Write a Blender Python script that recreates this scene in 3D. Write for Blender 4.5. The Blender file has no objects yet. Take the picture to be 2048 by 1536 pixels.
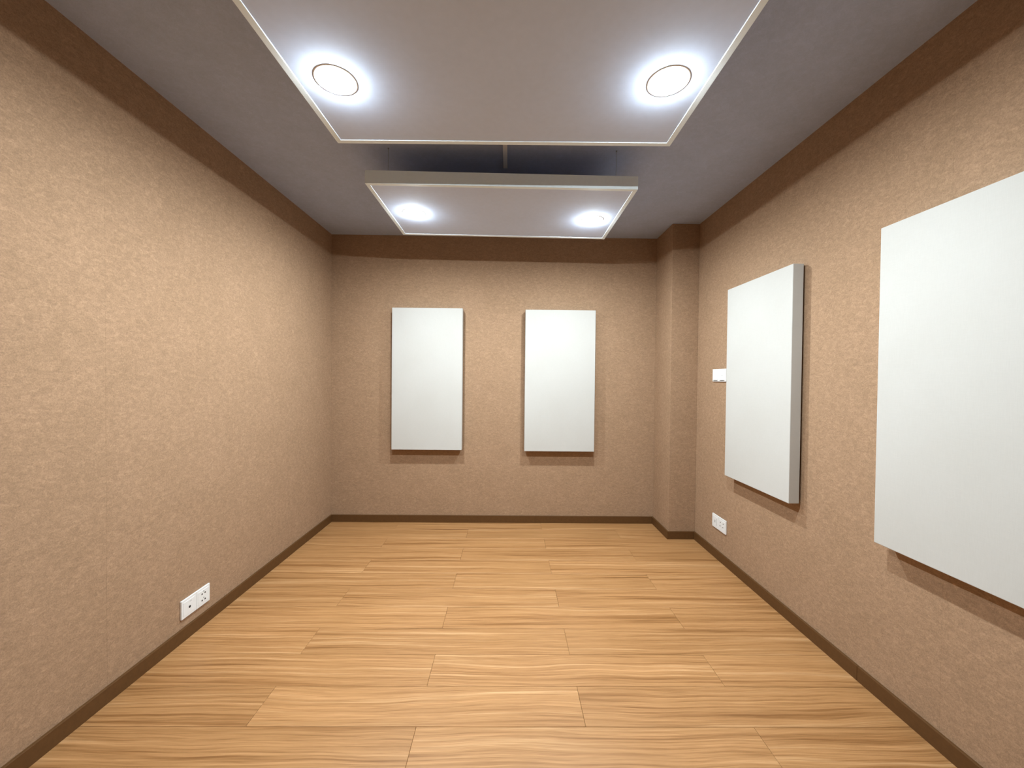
import bpy, bmesh, math, random
from mathutils import Vector, Matrix
random.seed(7)

# ------------------------------------------------------------------ camera / world / exposure
F_PX, YAW, PITCH, ROLL = 775.0, 0.0098, -0.0143, 0.0097
CAM_Z = 1.2476
scene = bpy.context.scene
COL = scene.collection
cam_data = bpy.data.cameras.new('camera')
cam_data.sensor_width = 36.0
cam_data.sensor_fit = 'HORIZONTAL'
cam_data.lens = F_PX / 2048.0 * 36.0
cam_data.clip_start = 0.02
cam = bpy.data.objects.new('camera', cam_data)
COL.objects.link(cam)
fw = Vector((math.sin(YAW)*math.cos(PITCH), math.cos(YAW)*math.cos(PITCH), math.sin(PITCH)))
rt = Vector((math.cos(YAW), -math.sin(YAW), 0))
up = rt.cross(fw)
r2 = math.cos(ROLL)*rt + math.sin(ROLL)*up
u2 = -math.sin(ROLL)*rt + math.cos(ROLL)*up
m = Matrix((r2, u2, -fw)).transposed().to_4x4()
m.translation = Vector((0, 0, CAM_Z))
cam.matrix_world = m
scene.camera = cam

world = bpy.data.worlds.new('world')
scene.world = world
world.use_nodes = True
world.node_tree.nodes['Background'].inputs[0].default_value = (0, 0, 0, 1)
world.node_tree.nodes['Background'].inputs[1].default_value = 0.0

scene.view_settings.view_transform = 'Standard'
scene.view_settings.look = 'None'
scene.view_settings.gamma = 1.0
scene.view_settings.use_curve_mapping = False
scene.view_settings.exposure = 0.0

LAMP_COLOR = (0.92, 1.0, 1.0)
LAMP_STRENGTH = 6000.0

# ------------------------------------------------------------------ room measures (metres)
XL, XR, YB, YF = -1.518, 1.478, 3.341, -1.05     # wall faces
ZC = CAM_Z + 1.2145                               # ceiling
CX, CY = 1.268, 3.016                             # column: left face, front face
BB_H, BB_T = 0.0612, 0.012                        # baseboard
ROW, PLEN, ROW0 = 0.182, 1.213, 1.370             # floor boards
SHEET = 0.009                                     # felt sheet thickness

# ------------------------------------------------------------------ material helpers
def new_mat(name):
    mt = bpy.data.materials.new(name)
    mt.use_nodes = True
    nt = mt.node_tree
    for n in list(nt.nodes):
        nt.nodes.remove(n)
    out = nt.nodes.new('ShaderNodeOutputMaterial')
    return mt, nt, out

def node(nt, kind, **props):
    n = nt.nodes.new(kind)
    for k, v in props.items():
        setattr(n, k, v)
    return n

def principled(nt, out, rough=0.6, spec=0.5):
    b = node(nt, 'ShaderNodeBsdfPrincipled')
    b.inputs['Roughness'].default_value = rough
    b.inputs['Specular IOR Level'].default_value = spec
    nt.links.new(b.outputs[0], out.inputs[0])
    return b

def noise(nt, vec, scale, detail=4.0, rough=0.5, dist=0.0):
    n = node(nt, 'ShaderNodeTexNoise')
    n.inputs['Scale'].default_value = scale
    n.inputs['Detail'].default_value = detail
    n.inputs['Roughness'].default_value = rough
    n.inputs['Distortion'].default_value = dist
    nt.links.new(vec, n.inputs['Vector'])
    return n.outputs['Fac']

def mapping(nt, vec, scale=(1, 1, 1), rot=(0, 0, 0)):
    mp = node(nt, 'ShaderNodeMapping')
    mp.inputs['Scale'].default_value = scale
    mp.inputs['Rotation'].default_value = rot
    nt.links.new(vec, mp.inputs['Vector'])
    return mp.outputs[0]

def ramp(nt, fac, stops):
    r = node(nt, 'ShaderNodeValToRGB')
    el = r.color_ramp.elements
    el[0].position, el[0].color = stops[0][0], (*stops[0][1], 1)
    el[1].position, el[1].color = stops[-1][0], (*stops[-1][1], 1)
    for p, c in stops[1:-1]:
        e = el.new(p)
        e.color = (*c, 1)
    nt.links.new(fac, r.inputs[0])
    return r.outputs[0]

def math_n(nt, op, a, b=None):
    n = node(nt, 'ShaderNodeMath', operation=op)
    for i, v in enumerate((a, b)):
        if v is None:
            continue
        if isinstance(v, (int, float)):
            n.inputs[i].default_value = v
        else:
            nt.links.new(v, n.inputs[i])
    return n.outputs[0]

def mixc(nt, fac, a, b, mode='MIX'):
    n = node(nt, 'ShaderNodeMix', data_type='RGBA', blend_type=mode)
    for sock, v in ((n.inputs[0], fac), (n.inputs[6], a), (n.inputs[7], b)):
        if isinstance(v, (int, float)):
            sock.default_value = v
        elif isinstance(v, tuple):
            sock.default_value = (*v, 1)
        else:
            nt.links.new(v, sock)
    return n.outputs[2]

def bump(nt, height, strength, dist, bsdf):
    b = node(nt, 'ShaderNodeBump')
    b.inputs['Strength'].default_value = strength
    b.inputs['Distance'].default_value = dist
    nt.links.new(height, b.inputs['Height'])
    nt.links.new(b.outputs[0], bsdf.inputs['Normal'])

def geo_pos(nt):
    return node(nt, 'ShaderNodeNewGeometry').outputs['Position']

def mul(c, k):
    return tuple(x*k for x in c)

def make_felt(name, base, amp=1.0):
    mt, nt, out = new_mat(name)
    b = principled(nt, out, 0.95, 0.12)
    pos = geo_pos(nt)
    n1 = noise(nt, mapping(nt, pos, (1, 1, 1.7)), 42, 5, 0.62, 0.8)
    n2 = noise(nt, pos, 240, 3, 0.6, 0.6)
    n3 = noise(nt, pos, 7, 3, 0.5)
    c1 = ramp(nt, n1, [(0.30, mul(base, 1-0.15*amp)), (0.52, base), (0.72, mul(base, 1+0.20*amp))])
    c2 = ramp(nt, n2, [(0.30, mul((1, 1, 1), 1-0.28*amp)), (0.68, (1.0, 1.0, 1.0))])
    c3 = ramp(nt, n3, [(0.35, (0.95, 0.95, 0.94)), (0.65, (1, 1, 1))])
    c = mixc(nt, 1.0, c1, c2, 'MULTIPLY')
    c = mixc(nt, 1.0, c, c3, 'MULTIPLY')
    nt.links.new(c, b.inputs['Base Color'])
    bump(nt, math_n(nt, 'ADD', n1, n2), 0.35, 0.0012, b)
    return mt

def make_weave(name, base, rough=0.9):
    mt, nt, out = new_mat(name)
    b = principled(nt, out, rough, 0.15)
    tc = node(nt, 'ShaderNodeTexCoord').outputs['Object']
    a = noise(nt, mapping(nt, tc, (40, 40, 900)), 1.0, 2, 0.5)
    d = noise(nt, mapping(nt, tc, (900, 900, 40)), 1.0, 2, 0.5)
    s = math_n(nt, 'ADD', a, d)
    c = ramp(nt, math_n(nt, 'MULTIPLY', s, 0.5), [(0.3, mul(base, 0.94)), (0.7, base)])
    cl = noise(nt, tc, 3.5, 3, 0.5)
    c = mixc(nt, 1.0, c, ramp(nt, cl, [(0.35, (0.975, 0.972, 0.965)), (0.65, (1, 1, 1))]), 'MULTIPLY')
    nt.links.new(c, b.inputs['Base Color'])
    bump(nt, s, 0.12, 0.0006, b)
    return mt

def make_plain(name, base, rough=0.4, spec=0.5, grain=0.0, metal=0.0):
    mt, nt, out = new_mat(name)
    b = principled(nt, out, rough, spec)
    b.inputs['Metallic'].default_value = metal
    n1 = noise(nt, geo_pos(nt), 60, 4, 0.6)
    g = max(grain, 0.02)
    nt.links.new(ramp(nt, n1, [(0.3, mul(base, 1-g)), (0.7, mul(base, 1+g))]), b.inputs['Base Color'])
    return mt

def make_wood(name):
    mt, nt, out = new_mat(name)
    b = principled(nt, out, 0.42, 0.4)
    tc = node(nt, 'ShaderNodeTexCoord').outputs['Object']
    oi = node(nt, 'ShaderNodeObjectInfo').outputs['Random']
    comb = node(nt, 'ShaderNodeCombineXYZ')
    nt.links.new(math_n(nt, 'MULTIPLY', oi, 37.0), comb.inputs[0])
    nt.links.new(math_n(nt, 'MULTIPLY', oi, 91.0), comb.inputs[1])
    nt.links.new(math_n(nt, 'MULTIPLY', oi, 53.0), comb.inputs[2])
    va = node(nt, 'ShaderNodeVectorMath', operation='ADD')
    nt.links.new(tc, va.inputs[0])
    nt.links.new(comb.outputs[0], va.inputs[1])
    p = va.outputs[0]
    # slow sideways drift of the grain lines along the board
    warp = noise(nt, mapping(nt, p, (1.3, 3.0, 1)), 1.0, 2, 0.5)
    wv = node(nt, 'ShaderNodeCombineXYZ')
    nt.links.new(math_n(nt, 'MULTIPLY', math_n(nt, 'SUBTRACT', warp, 0.5), 0.075), wv.inputs[1])
    vb = node(nt, 'ShaderNodeVectorMath', operation='ADD')
    nt.links.new(p, vb.inputs[0])
    nt.links.new(wv.outputs[0], vb.inputs[1])
    q = vb.outputs[0]
    band = noise(nt, mapping(nt, q, (0.8, 40, 1)), 1.0, 4, 0.6)
    fine = noise(nt, mapping(nt, q, (1.6, 120, 1)), 1.0, 4, 0.6)
    pore = noise(nt, mapping(nt, q, (9, 520, 1)), 1.0, 3, 0.6)
    light, mid, dark = (0.505, 0.297, 0.142), (0.385, 0.202, 0.082), (0.262, 0.123, 0.042)
    c1 = ramp(nt, band, [(0.34, dark), (0.47, mid), (0.56, mid), (0.70, light)])
    c2 = ramp(nt, fine, [(0.34, (0.72, 0.66, 0.58)), (0.48, (0.97, 0.97, 0.97)), (0.58, (1.04, 1.04, 1.05)), (0.68, (1.25, 1.28, 1.36))])
    c3 = ramp(nt, pore, [(0.32, (0.74, 0.69, 0.62)), (0.50, (1, 1, 1)), (0.66, (1.10, 1.11, 1.13))])
    c = mixc(nt, 0.85, c1, c2, 'MULTIPLY')
    c = mixc(nt, 0.8, c, c3, 'MULTIPLY')
    tone = ramp(nt, oi, [(0.0, (0.95, 0.945, 0.93)), (1.0, (1.05, 1.05, 1.05))])
    c = mixc(nt, 1.0, c, tone, 'MULTIPLY')
    nt.links.new(c, b.inputs['Base Color'])
    rr = node(nt, 'ShaderNodeMapRange')
    rr.inputs['To Min'].default_value, rr.inputs['To Max'].default_value = 0.36, 0.50
    nt.links.new(fine, rr.inputs['Value'])
    nt.links.new(rr.outputs[0], b.inputs['Roughness'])
    bump(nt, pore, 0.08, 0.0004, b)
    return mt

def make_emit(name, col, strength):
    mt, nt, out = new_mat(name)
    e = node(nt, 'ShaderNodeEmission')
    e.inputs[0].default_value = (*col, 1)
    e.inputs[1].default_value = strength
    nt.links.new(e.outputs[0], out.inputs[0])
    return mt

M = {}
M['felt'] = make_felt('wall_felt', (0.40, 0.263, 0.170))
M['ceil'] = make_felt('ceiling_felt_flare_tint', (0.44, 0.52, 0.72), 0.35)  # bluish veil of lens flare is mixed into this ceiling colour
M['backing'] = make_plain('backing_board', (0.30, 0.19, 0.11), 0.9, 0.1, 0.05)
M['white_fabric'] = make_weave('white_panel_fabric', (0.52, 0.525, 0.52))
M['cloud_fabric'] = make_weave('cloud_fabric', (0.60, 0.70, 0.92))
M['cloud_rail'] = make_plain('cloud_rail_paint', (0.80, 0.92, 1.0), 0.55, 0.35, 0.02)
M['cleat'] = make_plain('cleat_wood', (0.25, 0.17, 0.10), 0.8, 0.2, 0.15)
M['wood'] = make_wood('oak_floor')
M['base'] = make_plain('baseboard_brown', (0.10, 0.046, 0.015), 0.5, 0.3, 0.10)
M['slab'] = make_plain('subfloor', (0.10, 0.07, 0.05), 0.9, 0.1, 0.05)
M['plastic'] = make_plain('white_plastic', (0.76, 0.79, 0.82), 0.28, 0.5, 0.01)
M['hole'] = make_plain('dark_socket_hole', (0.01, 0.01, 0.01), 0.6, 0.2, 0.05)
M['grey_mark'] = make_plain('grey_mark', (0.35, 0.37, 0.38), 0.5, 0.3, 0.03)
M['trunking'] = make_plain('trunking_white', (0.80, 0.82, 0.84), 0.45, 0.4, 0.02)
M['steel'] = make_plain('steel_wire', (0.35, 0.35, 0.36), 0.4, 0.5, 0.05, 0.8)
M['ring'] = make_plain('downlight_ring_white', (0.88, 0.88, 0.87), 0.35, 0.5, 0.01)
M['led'] = make_emit('downlight_led', LAMP_COLOR, LAMP_STRENGTH)
M['lamp'] = make_emit('downlight_glow', LAMP_COLOR, LAMP_STRENGTH*0.012)

# ------------------------------------------------------------------ mesh helpers
def add_box(bm, lo, hi, bevel=0.0, seg=2):
    vs = [bm.verts.new((x, y, z)) for x in (lo[0], hi[0]) for y in (lo[1], hi[1]) for z in (lo[2], hi[2])]
    idx = [(0, 1, 3, 2), (4, 6, 7, 5), (0, 4, 5, 1), (2, 3, 7, 6), (0, 2, 6, 4), (1, 5, 7, 3)]
    fs = [bm.faces.new([vs[i] for i in f]) for f in idx]
    if bevel > 0:
        es = list({e for f in fs for e in f.edges})
        bmesh.ops.bevel(bm, geom=es, offset=bevel, segments=seg, profile=0.5, affect='EDGES')
    return bm

def box_bm(lo, hi, bevel=0.0, seg=2):
    return add_box(bmesh.new(), lo, hi, bevel, seg)

def lathe(bm, prof, n=40, close=True):
    rings = []
    for r, z in prof:
        if r < 1e-6:
            rings.append([bm.verts.new((0, 0, z))])
        else:
            rings.append([bm.verts.new((r*math.cos(2*math.pi*i/n), r*math.sin(2*math.pi*i/n), z)) for i in range(n)])
    pairs = list(zip(rings[:-1], rings[1:]))
    if close:
        pairs.append((rings[-1], rings[0]))
    for a, b in pairs:
        for i in range(n):
            j = (i+1) % n
            if len(a) == 1 and len(b) == 1:
                continue
            if len(a) == 1:
                bm.faces.new((a[0], b[j], b[i]))
            elif len(b) == 1:
                bm.faces.new((a[i], a[j], b[0]))
            else:
                bm.faces.new((a[i], a[j], b[j], b[i]))
    return bm

def finish(bm, name, mat, smooth=False):
    bmesh.ops.recalc_face_normals(bm, faces=bm.faces[:])
    me = bpy.data.meshes.new(name)
    bm.to_mesh(me)
    bm.free()
    me.materials.append(M[mat])
    if smooth:
        for p in me.polygons:
            p.use_smooth = True
    return me

def obj(name, bm_or_me, mat=None, parent=None, loc=(0, 0, 0), rot=(0, 0, 0), smooth=False):
    me = bm_or_me if isinstance(bm_or_me, bpy.types.Mesh) else finish(bm_or_me, name, mat, smooth)
    o = bpy.data.objects.new(name, me)
    COL.objects.link(o)
    o.location = loc
    o.rotation_euler = rot
    if parent is not None:
        o.parent = parent
    return o

def structure(o, label):
    o['kind'] = 'structure'
    o['label'] = label
    return o

def thing(name, label, cat, loc=(0, 0, 0), rot=(0, 0, 0), group=None):
    o = bpy.data.objects.new(name, None)
    o.empty_display_size = 0.05
    COL.objects.link(o)
    o.location = loc
    o.rotation_euler = rot
    o['label'] = label
    o['category'] = cat
    if group:
        o['group'] = group
    return o

# ------------------------------------------------------------------ floor
TH = 0.004
floor = structure(obj('floor', box_bm((XL-0.1, YF-0.1, -0.12), (XR+0.1, YB+0.1, -TH)), 'slab'),
                  'light oak board floor laid across the room')
plank_cache = {}
def plank(x0, x1, y0, y1):
    g = 0.0005
    w, d = round(x1-x0-2*g, 4), round(y1-y0-2*g, 4)
    if w < 0.01 or d < 0.01:
        return
    if (w, d) not in plank_cache:
        plank_cache[(w, d)] = finish(box_bm((-w/2, -d/2, -TH), (w/2, d/2, 0), 0.0007, 1), 'plank', 'wood')
    obj('plank', plank_cache[(w, d)], parent=floor, loc=((x0+x1)/2, (y0+y1)/2, 0))

k0 = math.floor((YF-ROW0)/ROW)
k1 = math.ceil((YB-ROW0)/ROW)
for k in range(k0, k1):
    y0, y1 = max(ROW0+k*ROW, YF), min(ROW0+(k+1)*ROW, YB)
    start = 0.290 if k % 2 == 0 else -0.317
    xr = XR if y1 < CY+0.05 else CX
    x = start - 3*PLEN
    while x < xr:
        a, b = max(x, XL), min(x+PLEN, xr)
        if b-a > 0.02:
            plank(a, b, y0, y1)
        x += PLEN

# ------------------------------------------------------------------ ceiling and walls
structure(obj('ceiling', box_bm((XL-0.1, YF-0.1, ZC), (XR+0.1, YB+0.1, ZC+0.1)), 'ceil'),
          'grey ceiling above the hanging panels, with blue lens flare put into its colour')

JT = 0.0003
def sheets(parent, axis, face, inward, lo, hi, seams):
    cuts = [lo] + [s for s in seams if lo < s < hi] + [hi]
    for a, b in zip(cuts[:-1], cuts[1:]):
        a2 = a + (JT/2 if a != lo else 0)
        b2 = b - (JT/2 if b != hi else 0)
        w0, w1 = sorted((face, face - inward*SHEET))
        if axis == 'x':
            bm = box_bm((w0, a2, 0.0), (w1, b2, ZC))
        else:
            bm = box_bm((a2, w0, 0.0), (b2, w1, ZC))
        obj('felt_sheet', bm, 'felt', parent)

wl = structure(obj('wall_left', box_bm((XL-0.1, YF-0.1, -0.004), (XL-SHEET, YB+0.1, ZC)), 'backing'),
               'long bare brown felt wall on the left')
sheets(wl, 'x', XL, 1, YF, YB, [0.256, 1.476, 2.696])
wb = structure(obj('wall_back', box_bm((XL-SHEET, YB+SHEET, -0.004), (XR+SHEET, YB+0.1, ZC)), 'backing'),
               'brown felt end wall with two white panels')
sheets(wb, 'y', YB, -1, XL, XR, [-0.788, 0.432])
wr = structure(obj('wall_right', box_bm((XR+SHEET, YF-0.1, -0.004), (XR+0.1, YB+0.1, ZC)), 'backing'),
               'brown felt wall on the right with white panels and switches')
sheets(wr, 'x', XR, -1, YF, YB, [0.068, 1.288, 2.508])
wf = structure(obj('wall_front', box_bm((XL-SHEET, YF-0.1, -0.004), (XR+SHEET, YF-SHEET, ZC)), 'backing'),
               'brown felt wall behind the viewer')
sheets(wf, 'y', YF, 1, XL, XR, [-0.788, 0.432])
structure(obj('wall_column', box_bm((CX, CY, 0.0), (XR, YB, ZC), 0.002, 2), 'felt'),
          'brown felt covered column in the far right corner')

def baseboard(name, lo, hi, label):
    structure(obj(name, box_bm((*lo, 0.0), (*hi, BB_H), 0.0015, 2), 'base'), label)
baseboard('baseboard_left', (XL, YF), (XL+BB_T, YB), 'dark brown baseboard along the left wall')
baseboard('baseboard_back', (XL+BB_T, YB-BB_T), (CX-BB_T, YB), 'dark brown baseboard along the end wall')
baseboard('baseboard_column_side', (CX-BB_T, CY-BB_T), (CX, YB), 'dark brown baseboard on the side of the column')
baseboard('baseboard_column_front', (CX, CY-BB_T), (XR-BB_T, CY), 'dark brown baseboard on the front of the column')
JY = 1.585
baseboard('baseboard_right', (XR-BB_T, JY+0.0004), (XR, CY), 'far length of dark brown baseboard along the right wall')
baseboard('baseboard_right', (XR-BB_T, YF+BB_T), (XR, JY-0.0004), 'near length of dark brown baseboard along the right wall')
baseboard('baseboard_front', (XL+BB_T, YF), (XR, YF+BB_T), 'dark brown baseboard behind the viewer')

# ------------------------------------------------------------------ white acoustic wall panels
PT, GAP = 0.054, 0.012
def wall_panel(label, loc, rotz, w, h, GAP=GAP):
    """local: x across, y out of the wall is -y, z up from the panel's lower edge; origin on the wall face"""
    t = thing('acoustic_panel', label, 'acoustic panel', loc, (0, 0, rotz), 'white acoustic wall panels')
    obj('fabric_panel', box_bm((-w/2, -(GAP+PT), 0), (w/2, -GAP, h), 0.0025, 3), 'white_fabric', t)
    for z in (0.12, h-0.18):
        obj('mounting_cleat', box_bm((-w/2+0.06, -GAP, z), (w/2-0.06, 0, z+0.06)), 'cleat', t)
    return t
PW, PH = 0.5946, 1.2
wall_panel('white fabric acoustic panel on end wall, the one nearer the left wall', ((-0.9844+PW/2)*0.995, YB, CAM_Z-0.6124*0.995), 0, PW*0.995, PH*0.995, 0.022)
wall_panel('white fabric acoustic panel on end wall, the one nearer the corner column', ((0.1415+PW/2)*0.995, YB, CAM_Z-0.6172*0.995), 0, PW*0.995, PH*0.995, 0.022)
wall_panel('white fabric acoustic panel on right wall beside the light switch', (XR, 2.4976-0.5757/2, CAM_Z-0.6149), -math.pi/2, 0.5757, PH)
wall_panel('large looking nearest white acoustic panel on right wall, cut by the photo edge', (XR, 1.4689-0.58/2, CAM_Z-0.6156), -math.pi/2, 0.58, PH)

# ------------------------------------------------------------------ hanging ceiling panels
T_ = 1.19
RAIL = 0.022
def cloud(label, loc, rot, w, d, th, wire_inset):
    """origin at the centre of the underside"""
    t = thing('hanging_ceiling_panel', label, 'ceiling panel', loc, rot, 'white framed panels hung under the ceiling')
    x, y = w/2, d/2
    for lo, hi in (((-x, -y), (x, -y+RAIL)), ((-x, y-RAIL), (x, y)),
                   ((-x, -y+RAIL), (-x+RAIL, y-RAIL)), ((x-RAIL, -y+RAIL), (x, y-RAIL))):
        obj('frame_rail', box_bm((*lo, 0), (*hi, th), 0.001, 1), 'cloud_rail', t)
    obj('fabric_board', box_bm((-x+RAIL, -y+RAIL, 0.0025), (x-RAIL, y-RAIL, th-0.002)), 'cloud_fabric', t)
    zt = ZC - loc[2]
    for sx in (-1, 1):
        for sy in (-1, 1):
            px, py = sx*(x-wire_inset), sy*(y-wire_inset*0.6)
            zz = zt - math.tan(-rot[1])*px      # the panel hangs a little out of level
            bm = bmesh.new()
            lathe(bm, [(0.0009, th-0.002), (0.0009, zz)], 8, False)
            wobj = obj('suspension_wire', bm, 'steel', t, (px, py, 0), smooth=True)
            bm = bmesh.new()
            lathe(bm, [(0, zz-0.007), (0.003, zz-0.006), (0.004, zz-0.001), (0, zz-0.001)], 16, False)
            obj('anchor', bm, 'steel', wobj)
    return t

SX, SY, SD = -0.0354*T_, 1.9938*T_, 0.8321*T_
STILT, SROT = -0.0112, -0.0056
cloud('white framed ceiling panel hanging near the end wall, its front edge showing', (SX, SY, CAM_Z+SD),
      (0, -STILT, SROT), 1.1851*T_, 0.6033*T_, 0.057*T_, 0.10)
BXC, BYE, BROT = (-0.6149+0.5675)/2*T_, 1.3935*T_, -0.0105
BW, BD = 1.1824*T_, 0.6033*T_
bc = Vector((BXC + math.sin(BROT)*BD/2, BYE - math.cos(BROT)*BD/2, CAM_Z+SD))
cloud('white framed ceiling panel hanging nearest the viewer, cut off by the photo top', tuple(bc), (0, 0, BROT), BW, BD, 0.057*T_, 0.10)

# ------------------------------------------------------------------ downlights
def downlight(label, x, y, z, group, roty=0.0):
    t = thing('downlight', label, 'downlight', (x, y, z), (0, roty, 0), group)
    bm = bmesh.new()
    lathe(bm, [(0.0556, 0.0), (0.0556, -0.0008), (0.058, -0.0013), (0.066, -0.0011), (0.069, 0.0)], 48, True)
    obj('trim_ring', bm, 'ring', t)
    bm = bmesh.new()
    lathe(bm, [(0.0, -0.0090), (0.022, -0.0085), (0.036, -0.0052), (0.047, -0.0026), (0.0535, -0.0013), (0.0555, -0.0008), (0.0, -0.0005)], 48, False)
    df = obj('diffuser', bm, 'lamp', t, smooth=False)
    bm = bmesh.new()
    lathe(bm, [(0.0, -0.0118), (0.012, -0.0115), (0.018, -0.0107), (0.021, -0.0092), (0.0, -0.0091)], 32, False)
    obj('led_chip', bm, 'led', df, smooth=False)
    return t

def under_small(x, y):
    return CAM_Z + SD + 0.0025 + STILT*(x-SX)
ZB = CAM_Z + SD + 0.0025
g = 'round downlights set in the hanging panels'
for lx, ly, side in ((-0.489, 1.995, 'left'), (0.431, 2.027, 'right')):
    X, Y = lx*T_, ly*T_
    downlight('glowing round downlight at the %s end of the far hanging panel' % side, X, Y, under_small(X, Y), g, -STILT)
for lx, ly, side in ((-0.494, 1.109, 'left'), (0.44, 1.092, 'right')):
    downlight('glowing round downlight at the %s side of the near hanging panel' % side, lx*T_, ly*T_, ZB, g)

# ------------------------------------------------------------------ cable trunking on the ceiling
tr = thing('cable_trunking', 'thin white cable trunking on the ceiling between the hanging panels', 'trunking', (-0.028, 0, ZC))
obj('trunking_base', box_bm((-0.0105, 0.9, -0.006), (0.0105, 2.235, 0)), 'trunking', tr)
obj('trunking_lid', box_bm((-0.0115, 0.9, -0.013), (0.0115, 2.236, -0.006), 0.001, 1), 'trunking', tr)

# ------------------------------------------------------------------ sockets and switch
def plate(parent, cx, w=0.086, h=0.088):
    """one square module: face plate with a slightly proud inner insert; -y is out of the wall"""
    p = obj('faceplate', box_bm((cx-w/2+0.0004, -0.0085, 0), (cx+w/2-0.0004, 0, h), 0.0018, 2), 'plastic', parent)
    return p

def pin(parent, x, z, rx, rz, y=-0.0096, mat='hole', name='pin_hole'):
    return obj(name, box_bm((x-rx, y-0.0003, z-rz), (x+rx, y+0.0012, z+rz)), mat, parent)

def round_hole(parent, x, z, r, y=-0.0096, mat='hole', name='round_hole'):
    bm = bmesh.new()
    lathe(bm, [(0, -0.0003), (r, -0.0003), (r, 0.0012), (0, 0.0012)], 16, False)
    return obj(name, bm, mat, parent, (x, y, z), (math.pi/2, 0, 0))

H = 0.088
# left wall: local +x runs towards the camera's far end (rotz = +90 deg -> out of wall is +X)
ls = thing('wall_socket', 'white double plate low on the left wall with socket holes and an antenna jack', 'wall socket',
           (XL, 1.888, CAM_Z-1.143), (0, 0, math.pi/2))
p1 = plate(ls, -0.043)
p2 = plate(ls, 0.043)
i1 = obj('insert', box_bm((-0.043-0.034, -0.0097, 0.012), (-0.043+0.034, -0.008, H-0.012), 0.0006, 1), 'plastic', p1)
round_hole(p1, -0.041, 0.041, 0.0055, -0.0098, name='antenna_jack')
pin(p1, -0.034, 0.066, 0.006, 0.001, -0.0098, 'grey_mark', 'mark')
i2 = obj('insert', box_bm((0.043-0.034, -0.0097, 0.012), (0.043+0.034, -0.008, H-0.012), 0.0006, 1), 'plastic', p2)
for zc in (0.026, 0.058):
    pin(p2, 0.034, zc, 0.0035, 0.0035, -0.0098)
    pin(p2, 0.053, zc, 0.0035, 0.0035, -0.0098)
    round_hole(p2, 0.0435, zc+0.0115, 0.0025, -0.0098, 'grey_mark')

# right wall: local +x runs towards the camera (rotz = -90 deg -> out of wall is -X)
rs = thing('wall_socket', 'white double plate low on the right wall with socket holes, near the column', 'wall socket',
           (XR, 2.661, CAM_Z-1.038), (0, 0, -math.pi/2))
p1 = plate(rs, -0.043, h=0.092)
p2 = plate(rs, 0.043, h=0.092)
obj('insert', box_bm((-0.043-0.032, -0.0097, 0.012), (-0.043+0.028, -0.008, 0.080), 0.0006, 1), 'plastic', p1)
pin(p1, -0.0215, 0.046, 0.0014, 0.024, -0.0098, 'grey_mark', 'slot')
pin(p1, -0.046, 0.046, 0.0045, 0.009, -0.0098, 'grey_mark', 'port')
obj('insert', box_bm((0.043-0.032, -0.0097, 0.012), (0.043+0.034, -0.008, 0.080), 0.0006, 1), 'plastic', p2)
for xc in (0.024, 0.058):
    pin(p2, xc, 0.062, 0.003, 0.004, -0.0098)
    pin(p2, xc-0.006, 0.037, 0.0022, 0.0035, -0.0098)
    pin(p2, xc+0.006, 0.040, 0.0022, 0.0035, -0.0098, 'grey_mark')

sw = thing('light_switch', 'white double light switch on the right wall beside a white acoustic panel', 'light switch',
           (XR, 2.689, CAM_Z-0.008), (0, 0, -math.pi/2))
for cx in (-0.043, 0.043):
    p = plate(sw, cx)
    bm = bmesh.new()
    x0, x1, z0, z1 = cx-0.030, cx+0.030, 0.011, 0.077
    vs = [bm.verts.new(v) for v in ((x0, -0.008, z0), (x1, -0.008, z0), (x1, -0.008, z1), (x0, -0.008, z1),
                                    (x0, -0.0135, z0), (x1, -0.0135, z0), (x1, -0.0098, z1), (x0, -0.0098, z1))]
    for f in ((0, 1, 2, 3), (4, 5, 6, 7), (0, 1, 5, 4), (1, 2, 6, 5), (2, 3, 7, 6), (3, 0, 4, 7)):
        bm.faces.new([vs[i] for i in f])
    rk = obj('rocker', bm, 'plastic', p)
    obj('rocker_gap', box_bm((x0+0.004, -0.0092, z0-0.0042), (x1-0.012, -0.0080, z0-0.0008)), 'hole', p)
    if cx > 0:
        obj('mark', box_bm((cx-0.010, -0.0126, 0.0405), (cx+0.012, -0.0113, 0.0425)), 'grey_mark', rk)
